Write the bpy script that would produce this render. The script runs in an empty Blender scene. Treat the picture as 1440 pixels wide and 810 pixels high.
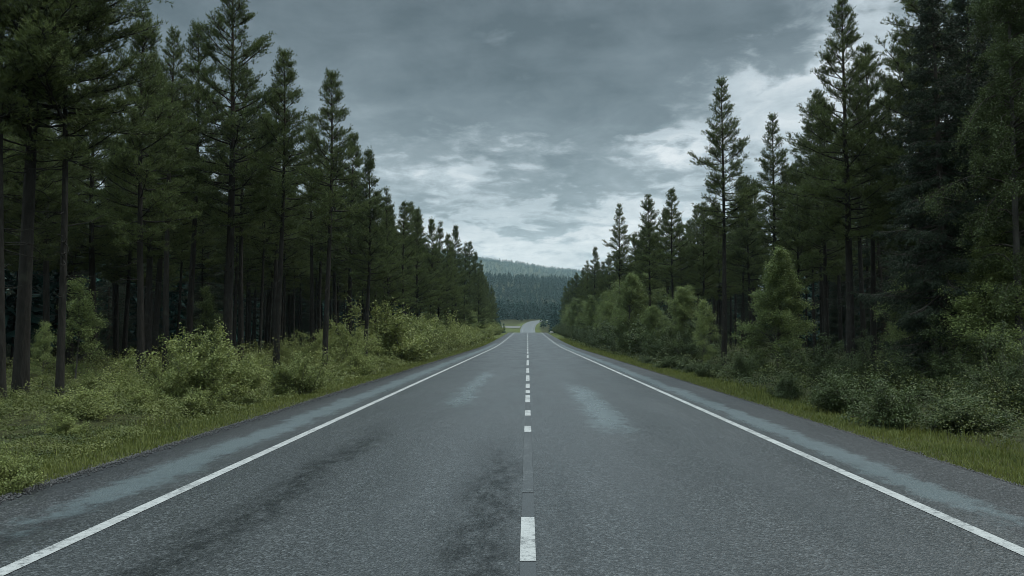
import bpy, math
import numpy as np
from mathutils import Vector, Matrix

S = bpy.context.scene
COL = S.collection
R = math.radians

# ------------------------------------------------------------------ camera
FPX, W0, H0 = 1200.0, 1440.0, 810.0          # focal length in photo pixels
VPX, VPY = 742.0, 467.6                      # where the flat road vanishes
EYE = 1.6
YAW = math.atan((VPX - W0 / 2) / FPX)        # camera turned a little left
PITCH = math.atan((VPY - H0 / 2) / FPX)      # and a little up
cam_d = bpy.data.cameras.new('camera')
cam = bpy.data.objects.new('camera', cam_d)
COL.objects.link(cam)
cam_d.sensor_width = 36.0
cam_d.lens = 36.0 * FPX / W0
cam_d.clip_start = 0.05
cam_d.clip_end = 20000
cam.location = (0, 0, EYE)
cam.rotation_euler = (R(90) + PITCH, 0, YAW)
S.camera = cam

# ------------------------------------------------------------------ exposure / engine
S.view_settings.view_transform = 'Standard'
S.view_settings.look = 'None'
S.view_settings.exposure = 0.0
S.view_settings.gamma = 1.0
S.render.engine = 'CYCLES'
cy = S.cycles
cy.max_bounces = 5
cy.diffuse_bounces = 2
cy.glossy_bounces = 2
cy.transmission_bounces = 3
cy.transparent_max_bounces = 4
cy.volume_bounces = 0
cy.caustics_reflective = False
cy.caustics_refractive = False
cy.use_denoising = True
cy.filter_width = 0.95
cy.use_adaptive_sampling = True
cy.adaptive_threshold = 0.015

# ------------------------------------------------------------------ node helpers
class NT:
    def __init__(self, tree):
        self.t = tree; self.n = tree.nodes; self.l = tree.links
    def new(self, typ, **kw):
        nd = self.n.new(typ)
        for k, v in kw.items(): setattr(nd, k, v)
        return nd
    def put(self, sock, v):
        if isinstance(v, bpy.types.NodeSocket): self.l.new(v, sock)
        elif v is not None:
            if sock.type == 'RGBA' and not isinstance(v, (int, float)) and len(v) == 3: v = (*v, 1)
            sock.default_value = v
    def m(self, op, a, b=None, c=None, clamp=False):
        nd = self.new('ShaderNodeMath', operation=op, use_clamp=clamp)
        for i, v in enumerate((a, b, c)):
            if v is not None: self.put(nd.inputs[i], v)
        return nd.outputs[0]
    def vm(self, op, a, b=None):
        nd = self.new('ShaderNodeVectorMath', operation=op)
        self.put(nd.inputs[0], a)
        if b is not None: self.put(nd.inputs[1], b)
        return nd.outputs[0]
    def noise(self, vec, scale, detail=4, rough=0.55, dist=0.0, dim='3D'):
        nd = self.new('ShaderNodeTexNoise', noise_dimensions=dim)
        self.put(nd.inputs['Vector'], vec)
        nd.inputs['Scale'].default_value = scale
        nd.inputs['Detail'].default_value = detail
        nd.inputs['Roughness'].default_value = rough
        nd.inputs['Distortion'].default_value = dist
        return nd.outputs[0]
    def voro(self, vec, scale, feature='F1'):
        nd = self.new('ShaderNodeTexVoronoi', feature=feature)
        self.put(nd.inputs['Vector'], vec); nd.inputs['Scale'].default_value = scale
        return nd.outputs
    def mix(self, f, a, b, mode='MIX'):
        nd = self.new('ShaderNodeMix', data_type='RGBA', blend_type=mode)
        self.put(nd.inputs[0], f); self.put(nd.inputs[6], a); self.put(nd.inputs[7], b)
        return nd.outputs[2]
    def ramp(self, f, stops, interp='LINEAR'):
        nd = self.new('ShaderNodeValToRGB')
        cr = nd.color_ramp; cr.interpolation = interp
        while len(cr.elements) < len(stops): cr.elements.new(0.5)
        for e, (p, c) in zip(cr.elements, stops):
            e.position = p
            e.color = (c, c, c, 1) if isinstance(c, (int, float)) else (*c, 1)
        self.put(nd.inputs[0], f)
        return nd.outputs[0]
    def ss(self, x, a, b):
        nd = self.new('ShaderNodeMapRange', interpolation_type='SMOOTHSTEP')
        self.put(nd.inputs[0], x); nd.inputs[1].default_value = a; nd.inputs[2].default_value = b
        return nd.outputs[0]
    def sep(self, v):
        nd = self.new('ShaderNodeSeparateXYZ'); self.put(nd.inputs[0], v); return nd.outputs
    def comb(self, x, y, z):
        nd = self.new('ShaderNodeCombineXYZ')
        for i, v in enumerate((x, y, z)): self.put(nd.inputs[i], v)
        return nd.outputs[0]
    def gauss(self, x, y, cx, cyy, sx, sy, amp):
        dx = self.m('MULTIPLY', self.m('SUBTRACT', x, cx), 1.0 / sx)
        dy = self.m('MULTIPLY', self.m('SUBTRACT', y, cyy), 1.0 / sy)
        q = self.m('ADD', self.m('MULTIPLY', dx, dx), self.m('MULTIPLY', dy, dy))
        return self.m('MULTIPLY', self.m('EXPONENT', self.m('MULTIPLY', q, -1.0)), amp)

# ------------------------------------------------------------------ sky (overcast)
SUN_AZ, SUN_EL = R(72), R(54)                # right of straight ahead, fairly high
SKY_GAIN, ZENITH_GAIN = 1.0, 7.6
world = bpy.data.worlds.new('World'); S.world = world; world.use_nodes = True
w = NT(world.node_tree); w.n.clear()
wdir = w.new('ShaderNodeTexCoord').outputs['Generated']
wx, wy, wz = w.sep(wdir)
el = w.m('ARCSINE', wz)
az = w.m('ARCTAN2', wx, wy)
den = w.m('ADD', w.m('MAXIMUM', wz, 0.0), 0.20)
pl = w.comb(w.m('DIVIDE', wx, den), w.m('DIVIDE', wy, den), 0.0)
n1 = w.noise(pl, 0.8, 7, 0.55, 0.4)
n2 = w.noise(w.vm('ADD', pl, (7.3, 2.1, 4.0)), 2.1, 9, 0.56, 0.25)
n3 = w.noise(w.vm('ADD', pl, (1.3, 5.1, 2.0)), 5.5, 8, 0.60, 0.35)
wu = w.m('ADD', az, w.m('MULTIPLY', w.m('SUBTRACT', n2, 0.5), 0.26))
wv = w.m('ADD', el, w.m('MULTIPLY', w.m('SUBTRACT', n3, 0.5), 0.10))
elv = w.m('DIVIDE', el, 0.8)
upper = w.ramp(elv, [(0.0, 1.0), (0.12, 0.98), (0.20, 0.84), (0.30, 0.74), (0.45, 0.70), (1.0, 0.8)])
lower = w.ramp(elv, [(0.0, 0.72), (0.10, 0.62), (0.17, 0.46), (0.25, 0.30), (0.34, 0.19), (0.45, 0.15), (0.7, 0.22), (1.0, 0.4)])
# how thick the low deck is
thick = w.ramp(elv, [(0.0, 0.42), (0.12, 0.42), (0.20, 0.48), (0.28, 0.54), (0.36, 0.66), (0.5, 0.76), (1.0, 0.66)])
thick = w.m('ADD', thick, w.m('MULTIPLY', w.m('SUBTRACT', n2, 0.5), 1.35))
thick = w.m('ADD', thick, w.m('MULTIPLY', w.m('SUBTRACT', n1, 0.5), 0.35))
n4 = w.noise(w.vm('ADD', pl, (4.4, 0.7, 8.0)), 11.0, 7, 0.6, 0.3)
thick = w.m('ADD', thick, w.m('MULTIPLY', w.m('SUBTRACT', n3, 0.5), 1.05))
thick = w.m('ADD', thick, w.m('MULTIPLY', w.m('SUBTRACT', n4, 0.5), 0.65))
for a in [(0.29, 0.265, 0.10, 0.040, -0.34), (0.42, 0.31, 0.11, 0.10, -0.60), (0.21, 0.330, 0.13, 0.024, 0.30),
          (0.10, 0.238, 0.05, 0.028, 0.36), (-0.035, 0.228, 0.07, 0.018, -0.22), (0.145, 0.212, 0.06, 0.018, -0.26),
          (0.02, 0.178, 0.12, 0.022, 0.34), (-0.08, 0.190, 0.08, 0.022, -0.22), (-0.13, 0.150, 0.06, 0.018, 0.22), (0.0, 0.125, 0.05, 0.010, 0.22), (-0.05, 0.20, 0.03, 0.012, 0.15), (-0.20, 0.31, 0.25, 0.06, 0.22), (0.06, 0.215, 0.04, 0.015, -0.20), (0.03, 0.10, 0.16, 0.03, -0.12)]:
    thick = w.m('ADD', thick, w.gauss(wu, wv, *a))
cov = w.ss(thick, 0.22, 0.66)
B = w.m('ADD', upper, w.m('MULTIPLY', cov, w.m('SUBTRACT', lower, upper)))
B = w.m('ADD', B, w.m('MULTIPLY', w.m('SUBTRACT', n3, 0.5), 0.62))
B = w.m('ADD', B, w.m('MULTIPLY', w.m('SUBTRACT', w.noise(w.vm('ADD', pl, (2.2, 9.0, 1.0)), 1.5, 8, 0.55, 0.6), 0.5), 0.75))
B = w.m('ADD', B, w.m('MULTIPLY', w.m('SUBTRACT', n2, 0.5), 0.55))
cloud = w.ramp(B, [(0.0, (0.080, 0.106, 0.126)), (0.28, (0.165, 0.208, 0.238)), (0.52, (0.290, 0.352, 0.390)),
                   (0.76, (0.56, 0.65, 0.70)), (1.0, (0.98, 1.04, 1.06))])
zen = w.m('ADD', 1.0, w.m('MULTIPLY', w.ss(el, 0.42, 0.95), ZENITH_GAIN - 1.0))
cloud = w.mix(1.0, cloud, w.comb(w.m('MULTIPLY', zen, 1.03), zen, w.m('SUBTRACT', zen, w.m('MULTIPLY', w.m('SUBTRACT', zen, 1.0), 0.10))), 'MULTIPLY')
sky = w.new('ShaderNodeTexSky', sky_type='NISHITA')
sky.sun_disc = False; sky.sun_elevation = SUN_EL; sky.sun_rotation = SUN_AZ
bg1 = w.new('ShaderNodeBackground'); w.put(bg1.inputs[0], sky.outputs[0]); bg1.inputs[1].default_value = 0.07
bg2 = w.new('ShaderNodeBackground'); w.put(bg2.inputs[0], cloud); bg2.inputs[1].default_value = SKY_GAIN
mx = w.new('ShaderNodeMixShader'); mx.inputs[0].default_value = 0.95
w.l.new(bg1.outputs[0], mx.inputs[1]); w.l.new(bg2.outputs[0], mx.inputs[2])
wo = w.new('ShaderNodeOutputWorld'); w.l.new(mx.outputs[0], wo.inputs[0])

sun_d = bpy.data.lights.new('sun', 'SUN'); sun_d.energy = 1.5; sun_d.angle = R(18); sun_d.color = (1.0, 0.95, 0.86)
sun = bpy.data.objects.new('sun', sun_d); COL.objects.link(sun)
sun.rotation_euler = Vector((math.sin(SUN_AZ) * math.cos(SUN_EL), math.cos(SUN_AZ) * math.cos(SUN_EL), math.sin(SUN_EL))).to_track_quat('Z', 'Y').to_euler()
sun.location = (30, 30, 40)

# ------------------------------------------------------------------ mesh helpers
class Geo:
    def __init__(self): self.v = []; self.f = {3: [], 4: []}; self.t = []; self.n = 0
    def add(self, v, f, tone=None):
        v = np.asarray(v, float).reshape(-1, 3); f = np.asarray(f, np.int64)
        self.v.append(v); self.f[f.shape[1]].append(f + self.n)
        self.t.append(np.full(len(v), 0.5) if tone is None else np.broadcast_to(np.asarray(tone, float), (len(v),)))
        self.n += len(v)
    def merge(self, g, M=None, tone=0.0):
        for v, t in zip(g.v, g.t):
            self.v.append(v if M is None else v @ M[:3, :3].T + M[:3, 3]); self.t.append(np.clip(t + tone, 0, 1))
        for k in (3, 4):
            for f in g.f[k]: self.f[k].append(f + self.n)
        self.n += g.n
    def mesh(self, name, mat, smooth=False):
        me = bpy.data.meshes.new(name)
        v = np.concatenate(self.v); me.vertices.add(len(v)); me.vertices.foreach_set('co', v.astype(np.float32).ravel())
        idx = []; starts = []; off = 0
        for k in (3, 4):
            if self.f[k]:
                f = np.concatenate(self.f[k]); idx.append(f.ravel()); starts.append(off + np.arange(len(f)) * k); off += f.size
        idx = np.concatenate(idx); starts = np.concatenate(starts)
        me.loops.add(len(idx)); me.loops.foreach_set('vertex_index', idx.astype(np.int32))
        me.polygons.add(len(starts)); me.polygons.foreach_set('loop_start', starts.astype(np.int32))
        if smooth: me.polygons.foreach_set('use_smooth', np.ones(len(starts), bool))
        me.update(calc_edges=True)
        at = me.attributes.new('tone', 'FLOAT', 'POINT'); at.data.foreach_set('value', np.concatenate(self.t).astype(np.float32))
        me.materials.append(mat)
        return me

def obj(name, me, parent=None):
    o = bpy.data.objects.new(name, me); COL.objects.link(o)
    if parent is not None: o.parent = parent
    return o
def tag(o, label=None, cat=None, group=None, kind=None):
    if label: o['label'] = label
    if cat: o['category'] = cat
    if group: o['group'] = group
    if kind: o['kind'] = kind
    return o
def nrm(a): return a / np.maximum(np.linalg.norm(a, axis=-1, keepdims=True), 1e-9)

def tubes(g, P, rad, sides, tone=0.5):
    """P (B,n,3) centre lines, rad (B,n)."""
    B_, n, _ = P.shape
    T = nrm(np.gradient(P, axis=1))
    ref = np.where(np.abs(T[:, :1, 2:3]) > 0.9, np.array([[[1.0, 0, 0]]]), np.array([[[0, 0, 1.0]]]))
    X = nrm(np.cross(np.broadcast_to(ref, T.shape), T)); Y = np.cross(T, X)
    a = np.linspace(0, 2 * np.pi, sides, endpoint=False)
    V = P[:, :, None] + rad[:, :, None, None] * (X[:, :, None] * np.cos(a)[:, None] + Y[:, :, None] * np.sin(a)[:, None])
    i = np.arange(B_ * n * sides).reshape(B_, n, sides)
    q = np.stack([i[:, :-1], np.roll(i, -1, 2)[:, :-1], np.roll(i, -1, 2)[:, 1:], i[:, 1:]], -1).reshape(-1, 4)
    g.add(V, q, tone)

def needles(g, rng, P, D, ln, k, nl, nw, spread=(0.5, 1.1), up=0.15):
    """tufts of narrow needles around shoots starting at P along D."""
    N = len(P)
    if N == 0: return
    tone = np.repeat(np.clip(rng.normal(0.5, 0.22, N), 0, 1), k)
    Pk = np.repeat(P, k, 0); Dk = np.repeat(D, k, 0); lk = np.repeat(ln, k)
    base = Pk + Dk * (lk * rng.random(N * k))[:, None]
    rad = nrm(np.cross(Dk, rng.normal(size=(N * k, 3))))
    a = rng.uniform(*spread, N * k)[:, None]
    d = nrm(Dk * np.cos(a) + rad * np.sin(a) + np.array([0, 0, up]))
    s = nrm(np.cross(d, rng.normal(size=(N * k, 3)))) * (nw * rng.uniform(0.7, 1.3, N * k) / 2)[:, None]
    tip = base + d * (nl * rng.uniform(0.7, 1.25, N * k))[:, None]
    V = np.stack([base - s, base + s, tip], 1).reshape(-1, 3)
    g.add(V, np.arange(len(V)).reshape(-1, 3), np.repeat(np.clip(tone + rng.normal(0, 0.08, N * k), 0, 1), 3))

def leaves(g, rng, P, size, tone=None, upb=0.5, droop=0.0):
    N = len(P)
    if N == 0: return
    if tone is None: tone = np.clip(rng.normal(0.5, 0.22, N), 0, 1)
    size = np.broadcast_to(size, (N,)) * rng.uniform(0.65, 1.25, N)
    nn = rng.normal(size=(N, 3)); nn[:, 2] = np.abs(nn[:, 2]) + upb; nn = nrm(nn)
    a = rng.normal(size=(N, 3)); a[:, 2] -= droop
    a = nrm(a - nn * np.sum(a * nn, 1)[:, None]); b = np.cross(nn, a)
    L = size[:, None]
    V = np.stack([P, P + a * L * 0.5 + b * L * 0.33 + nn * L * 0.1, P + a * L, P + a * L * 0.5 - b * L * 0.33 + nn * L * 0.1], 1).reshape(-1, 3)
    g.add(V, np.arange(len(V)).reshape(-1, 4), np.repeat(tone, 4))

# value noise for terrain and cover
def vnoise(x, y, seed=0):
    x = np.asarray(x, float); y = np.asarray(y, float)
    xi = np.floor(x).astype(np.int64); yi = np.floor(y).astype(np.int64); fx = x - xi; fy = y - yi
    fx = fx * fx * (3 - 2 * fx); fy = fy * fy * (3 - 2 * fy)
    def h(i, j):
        q = (i * 374761393 + j * 668265263 + seed * 974711) & 0xFFFFFFFF
        q = ((q ^ (q >> 13)) * 1274126177) & 0xFFFFFFFF
        return ((q ^ (q >> 16)) & 0xFFFF) / 65535.0
    return (h(xi, yi) * (1 - fx) + h(xi + 1, yi) * fx) * (1 - fy) + (h(xi, yi + 1) * (1 - fx) + h(xi + 1, yi + 1) * fx) * fy
def fbm(x, y, seed=0, o=3):
    s = 0; a = 0.5; x = np.asarray(x, float); y = np.asarray(y, float)
    for k in range(o): s = s + a * vnoise(x * 2 ** k + 13.7 * k, y * 2 ** k, seed + k); a *= 0.5
    return s / (1 - 0.5 ** o)

# ------------------------------------------------------------------ lie of the land
ZY = np.array([-200, 92, 120, 170, 215, 235, 260, 320, 400, 500, 540, 568, 610, 655, 700, 760, 900, 1200], float)
ZZ = np.array([0, 0, 0.22, 0.82, 1.42, 1.60, 1.5, 0.2, -1.6, -1.6, 0.0, 1.6, 4.4, 7.8, 10.8, 13.5, 15.0, 18.0])
XY = np.array([-200, 560, 610, 655, 690, 720, 750, 790, 840, 1200], float)
XX = np.array([0, 0, 0.0, 1.5, 5.0, 11, 22, 45, 85, 420], float)
def _sm(y, a, b, k=6.0):
    return sum(np.interp(y + d, a, b) for d in np.linspace(-k, k, 7)) / 7.0
def zroad(y): return _sm(np.asarray(y, float), ZY, ZZ, 9)
def xroad(y): return _sm(np.asarray(y, float), XY, XX, 12)
def sstep(x, a, b):
    t = np.clip((x - a) / (b - a), 0, 1); return t * t * (3 - 2 * t)
EDGE = 5.15
def ground(x, y):
    x = np.asarray(x, float); y = np.asarray(y, float)
    u = np.abs(x - xroad(y))
    z = zroad(y) + np.interp(u, [0, 4.3, 5.1, 5.6, 7.0, 9.0, 40], [-0.25, -0.25, -0.035, -0.06, -0.16, -0.10, 0.0])
    z = z + sstep(u, 6, 12) * (fbm(x * 0.22, y * 0.22, 3) - 0.5) * 0.5 + sstep(u, 20, 90) * (fbm(x * 0.012, y * 0.012, 9) - 0.45) * 10
    z = z + sstep(y, 900, 1150) * (fbm(x * 0.01, y * 0.01, 5) - 0.5) * 10
    h1 = np.clip(80 - 0.10 * x, 40, 200) + (fbm(x * 0.004, y * 0.0, 21) - 0.5) * 14
    z = z + h1 * sstep(y, 980, 1720) * (1 - 0.55 * sstep(y, 1750, 2300))
    h2 = np.clip(365 - 0.105 * x, 220, 440) + (fbm(x * 0.0016, y * 0, 31) - 0.5) * 40
    z = z + (h2 - 60) * sstep(y, 2500, 4600)
    return z

# camera ray -> ground point: where a photo pixel's foot stands
CM = np.array(Matrix.Rotation(YAW, 3, 'Z') @ Matrix.Rotation(R(90) + PITCH, 3, 'X'))
def at(px, py):
    d = CM @ np.array([(px - W0 / 2) / FPX, -(py - H0 / 2) / FPX, -1.0])
    t = (EYE + 0.05) / -d[2]
    return d[0] * t, d[1] * t

# ------------------------------------------------------------------ materials
def principled(name):
    m = bpy.data.materials.new(name); m.use_nodes = True
    t = NT(m.node_tree); b = t.n['Principled BSDF']
    return m, t, b
def bump(t, h, strength, dist):
    nd = t.new('ShaderNodeBump'); nd.inputs['Strength'].default_value = strength; nd.inputs['Distance'].default_value = dist
    t.put(nd.inputs['Height'], h); return nd.outputs[0]
def foliage(name, dark, light, transl=0.25, rough=0.6, hue=0.3):
    m, t, b = principled(name)
    at_ = t.new('ShaderNodeAttribute', attribute_name='tone').outputs['Fac']
    rnd = t.new('ShaderNodeObjectInfo').outputs['Random']
    f = t.m('ADD', t.m('MULTIPLY', at_, 1 - hue), t.m('MULTIPLY', rnd, hue))
    c = t.mix(f, dark, light)
    t.put(b.inputs['Base Color'], c); b.inputs['Roughness'].default_value = rough
    b.inputs['Specular IOR Level'].default_value = 0.28
    if transl:
        tr = t.new('ShaderNodeBsdfTranslucent'); t.put(tr.inputs[0], c)
        mxs = t.new('ShaderNodeMixShader'); mxs.inputs[0].default_value = transl
        t.l.new(b.outputs[0], mxs.inputs[1]); t.l.new(tr.outputs[0], mxs.inputs[2])
        t.l.new(mxs.outputs[0], t.n['Material Output'].inputs[0])
    return m
def bark(name, low, high, zsplit, scale=9):
    m, t, b = principled(name)
    co = t.new('ShaderNodeTexCoord').outputs['Object']
    mp = t.new('ShaderNodeMapping'); mp.inputs['Scale'].default_value = (1, 1, 0.28); t.l.new(co, mp.inputs[0])
    n = t.noise(mp.outputs[0], scale, 6, 0.65); v = t.voro(mp.outputs[0], scale * 1.4)[0]
    z = t.sep(co)[2]
    c = t.mix(t.ss(z, zsplit, zsplit + 4), low, high)
    c = t.mix(t.m('MULTIPLY', t.ss(n, 0.35, 0.7), 0.7), c, tuple(x * 0.42 for x in low))
    lich = t.ss(t.noise(co, 3.0, 4), 0.55, 0.72)
    c = t.mix(t.m('MULTIPLY', lich, 0.22), c, (0.085, 0.098, 0.070))
    t.put(b.inputs['Base Color'], c); b.inputs['Roughness'].default_value = 0.9
    b.inputs['Specular IOR Level'].default_value = 0.2
    t.put(b.inputs['Normal'], bump(t, t.m('ADD', n, v), 0.8, 0.03))
    return m
M = {}
M['pine'] = foliage('pine_needles', (0.028, 0.049, 0.017), (0.148, 0.184, 0.058), 0.25, 0.5)
M['spruce'] = foliage('spruce_needles', (0.014, 0.026, 0.016), (0.045, 0.066, 0.034), 0.12)
M['birch'] = foliage('birch_leaves', (0.080, 0.125, 0.040), (0.290, 0.345, 0.125), 0.34, 0.5)
M['birch_backlit'] = foliage('backlit_birch_leaves', (0.034, 0.055, 0.020), (0.115, 0.150, 0.055), 0.28, 0.5)  # darker copy of the birch leaves, backlit shade put into the colour
M['darkbush'] = foliage('dark_bush_leaves', (0.026, 0.044, 0.016), (0.098, 0.132, 0.048), 0.28, 0.5)
M['bush'] = foliage('bush_leaves', (0.090, 0.125, 0.038), (0.340, 0.375, 0.130), 0.32, 0.5)
M['under'] = foliage('undergrowth_leaves', (0.026, 0.044, 0.013), (0.210, 0.228, 0.066), 0.28, 0.5, hue=0.0)
M['grass'] = foliage('verge_grass', (0.058, 0.085, 0.018), (0.190, 0.205, 0.055), 0.30, hue=0.0)
M['farwood'] = foliage('hazed_far_wood_needles', (0.003, 0.028, 0.024), (0.010, 0.058, 0.048), 0.1, hue=0.0)  # teal of the distant haze painted into the needle colour
M['bark'] = bark('pine_bark', (0.027, 0.025, 0.022), (0.050, 0.037, 0.027), 8.0)
M['sprucebark'] = bark('spruce_bark', (0.080, 0.070, 0.060), (0.08, 0.07, 0.06), 8.0)
M['birchbark'] = bark('birch_bark', (0.085, 0.080, 0.072), (0.11, 0.105, 0.098), 3.0, 6)

def ground_mat():
    m, t, b = principled('forest_soil')
    co = t.new('ShaderNodeTexCoord').outputs['Object']
    n = t.noise(co, 1.3, 8, 0.65); n2 = t.noise(co, 14, 5, 0.6)
    c = t.ramp(n, [(0.3, (0.022, 0.022, 0.014)), (0.5, (0.042, 0.048, 0.020)), (0.7, (0.070, 0.080, 0.028))])
    c = t.mix(t.m('MULTIPLY', t.ss(n2, 0.4, 0.7), 0.6), c, (0.05, 0.038, 0.024))
    x, y, z = t.sep(co)
    ax = t.m('ABSOLUTE', t.m('SUBTRACT', x, t.m('MULTIPLY', t.ss(y, 640, 740), 18.0)))
    bank = t.m('MULTIPLY', t.m('SUBTRACT', 1.0, t.ss(t.m('ADD', ax, t.m('MULTIPLY', n, 4.0)), 9.5, 12.5)), t.ss(y, 70, 130))
    bank = t.m('MULTIPLY', bank, t.m('SUBTRACT', 1.0, t.ss(y, 740, 790)))
    glade = t.gauss(x, y, -14.0, 610.0, 14.0, 36.0, 1.4)
    bank = t.m('MINIMUM', t.m('MAXIMUM', bank, glade), 1.0)
    c = t.mix(bank, c, t.mix(n2, (0.055, 0.072, 0.022), (0.105, 0.120, 0.040)))
    t.put(b.inputs['Base Color'], c); b.inputs['Roughness'].default_value = 0.95
    b.inputs['Specular IOR Level'].default_value = 0.1
    t.put(b.inputs['Normal'], bump(t, n2, 0.8, 0.08))
    return m
M['ground'] = ground_mat()

def asphalt_mat(name, shoulder=False):
    m, t, b = principled(name)
    co = t.new('ShaderNodeTexCoord').outputs['Object']
    x, y, z = t.sep(co)
    grain = t.noise(co, 48, 4, 0.75); peb = t.voro(co, 58); clot = t.noise(co, 17, 5, 0.75)
    speck = t.m('POWER', t.sep(peb[1])[0], 2.4)
    big = t.noise(t.comb(x, t.m('MULTIPLY', y, 0.22), 0.0), 1.1, 5, 0.6)
    streak = t.noise(t.comb(t.m('MULTIPLY', x, 2.2), t.m('MULTIPLY', y, 0.10), 3.0), 1.5, 5, 0.65)
    base = t.mix(speck, (0.005, 0.007, 0.009), (0.125, 0.138, 0.152)) if not shoulder else t.mix(speck, (0.007, 0.008, 0.010), (0.115, 0.118, 0.130))
    base = t.mix(t.m('MULTIPLY', t.ss(t.m('ADD', t.m('MULTIPLY', grain, 0.5), t.m('MULTIPLY', clot, 0.5)), 0.42, 0.62), 0.80), base, (0.016, 0.019, 0.022))
    base = t.mix(t.m('MULTIPLY', t.ss(streak, 0.36, 0.66), 0.45), base, (0.022, 0.026, 0.030))
    trk = t.m('ADD', t.gauss(x, 0.0, -1.0, 0.0, 0.42, 1.0, 0.5), t.m('ADD', t.gauss(x, 0.0, 1.05, 0.0, 0.45, 1.0, 0.5), t.gauss(x, 0.0, 2.65, 0.0, 0.4, 1.0, 0.5)))
    base = t.mix(t.m('MULTIPLY', trk, 0.5), base, (0.052, 0.058, 0.066))
    base = t.mix(t.m('MULTIPLY', t.ss(y, 238, 300), 0.6), base, (0.18, 0.19, 0.20))   # wet grazing sheen beyond the rise, painted into the base colour
    # real stains: oily wheel track, tar beside the centre line
    wob = t.m('MULTIPLY', t.m('SUBTRACT', t.noise(co, 0.55, 5, 0.7), 0.5), 1.5)
    wobx = t.m('ADD', x, t.m('MULTIPLY', wob, 0.55))
    rag = t.noise(t.comb(t.m('MULTIPLY', x, 2.6), t.m('MULTIPLY', y, 0.9), 0.0), 2.4, 7, 0.78)
    def band(cx, sx, y0, y1, y2, y3):
        q = t.m('MULTIPLY', t.m('SUBTRACT', wobx, cx), 1 / sx)
        g_ = t.m('EXPONENT', t.m('MULTIPLY', t.m('MULTIPLY', q, q), -1.0))
        return t.m('MULTIPLY', g_, t.m('MULTIPLY', t.ss(y, y0, y1), t.m('SUBTRACT', 1.0, t.ss(y, y2, y3))))
    tar = t.m('ADD', t.m('MULTIPLY', band(-2.42, 0.27, 3.0, 5.0, 11.0, 17.0), 1.05), t.m('MULTIPLY', band(-0.36, 0.30, 2.0, 4.0, 9.0, 14.0), 1.1))
    tar = t.m('ADD', tar, t.m('MULTIPLY', band(-4.05, 0.22, 3, 6, 9, 14), 0.8))
    tar = t.m('ADD', tar, t.m('MULTIPLY', band(0.32, 0.16, 3, 5, 8, 12), 0.35))
    tar = t.m('MULTIPLY', tar, t.ss(rag, 0.30, 0.62), clamp=True)
    base = t.mix(t.m('MULTIPLY', tar, 0.92), base, (0.010, 0.012, 0.013))
    # smoother worn patches that hold water, pale sky sheen painted into their colour
    wet = t.m('ADD', band(1.45, 0.45, 11, 16, 22, 30), t.m('MULTIPLY', band(-1.6, 0.42, 16, 20, 30, 42), 0.8))
    if shoulder or True:
        wet = t.m('ADD', wet, t.m('MULTIPLY', band(-4.15, 0.36, 5, 9, 90, 140), 1.05))
        wet = t.m('ADD', wet, t.m('MULTIPLY', band(4.10, 0.30, 5, 9, 90, 140), 1.05))
    wet = t.ss(t.m('ADD', wet, t.m('MULTIPLY', t.m('ADD', t.m('SUBTRACT', rag, 0.5), t.m('MULTIPLY', t.m('SUBTRACT', t.noise(t.comb(t.m('MULTIPLY', x, 1.6), t.m('MULTIPLY', y, 1.5), 5.0), 3.5, 7, 0.8), 0.5), 1.0)), 1.5)), 0.32, 0.98)
    base = t.mix(t.m('MULTIPLY', wet, 0.72), base, (0.120, 0.152, 0.168))
    t.put(b.inputs['Base Color'], base)
    lip = t.m('MULTIPLY', t.ss(t.m('ADD', x, t.m('MULTIPLY', t.m('SUBTRACT', rag, 0.5), 0.35)), 4.66, 4.80), 0.75)
    base = t.mix(lip, base, (0.014, 0.016, 0.020))
    dry = t.m('ADD', t.m('MULTIPLY', tar, 0.8), t.m('MULTIPLY', t.ss(t.m('ADD', grain, clot), 0.9, 1.15), 0.4), clamp=True)
    t.put(b.inputs['Specular IOR Level'], t.m('MULTIPLY', t.m('SUBTRACT', 1.0, t.m('MULTIPLY', dry, 0.85)), 0.85 if not shoulder else 0.50))
    rg = t.m('ADD', 0.36, t.m('MULTIPLY', t.m('SUBTRACT', big, 0.5), 0.30))
    rg = t.m('SUBTRACT', rg, t.m('MULTIPLY', wet, 0.10))
    t.put(b.inputs['Roughness'], rg if not shoulder else t.m('ADD', rg, 0.08))
    hh = t.m('ADD', t.m('ADD', t.m('MULTIPLY', peb[0], 0.8), grain), t.m('MULTIPLY', clot, 0.8))
    t.put(b.inputs['Normal'], bump(t, hh, 0.75 if not shoulder else 0.9, 0.010))
    return m
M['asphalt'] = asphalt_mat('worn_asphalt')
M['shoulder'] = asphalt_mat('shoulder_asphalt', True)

def paint_mat(name, wear_lo, wear_hi, col=(0.44, 0.45, 0.455)):
    m, t, b = principled(name)
    co = t.new('ShaderNodeTexCoord').outputs['Object']
    x, y, z = t.sep(co)
    n = t.noise(co, 16, 8, 0.72); n2 = t.noise(co, 70, 3, 0.7); n3 = t.noise(t.comb(x, t.m('MULTIPLY', y, 0.3), 0), 4, 5, 0.7)
    wear = t.ss(t.m('ADD', t.m('MULTIPLY', n, 0.6), t.m('ADD', t.m('MULTIPLY', n2, 0.3), t.m('MULTIPLY', n3, 0.4))), wear_lo, wear_hi)
    c = t.mix(t.noise(co, 5, 5, 0.6), col, tuple(k * 0.72 for k in col))
    c = t.mix(wear, c, (0.040, 0.046, 0.052))
    t.put(b.inputs['Base Color'], c); b.inputs['Roughness'].default_value = 0.55
    t.put(b.inputs['Normal'], bump(t, n2, 0.5, 0.004))
    return m
M['paint'] = paint_mat('road_paint', 0.60, 0.84)
M['faint'] = paint_mat('rubbed_road_paint', 0.36, 0.58, (0.13, 0.142, 0.15))
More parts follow.
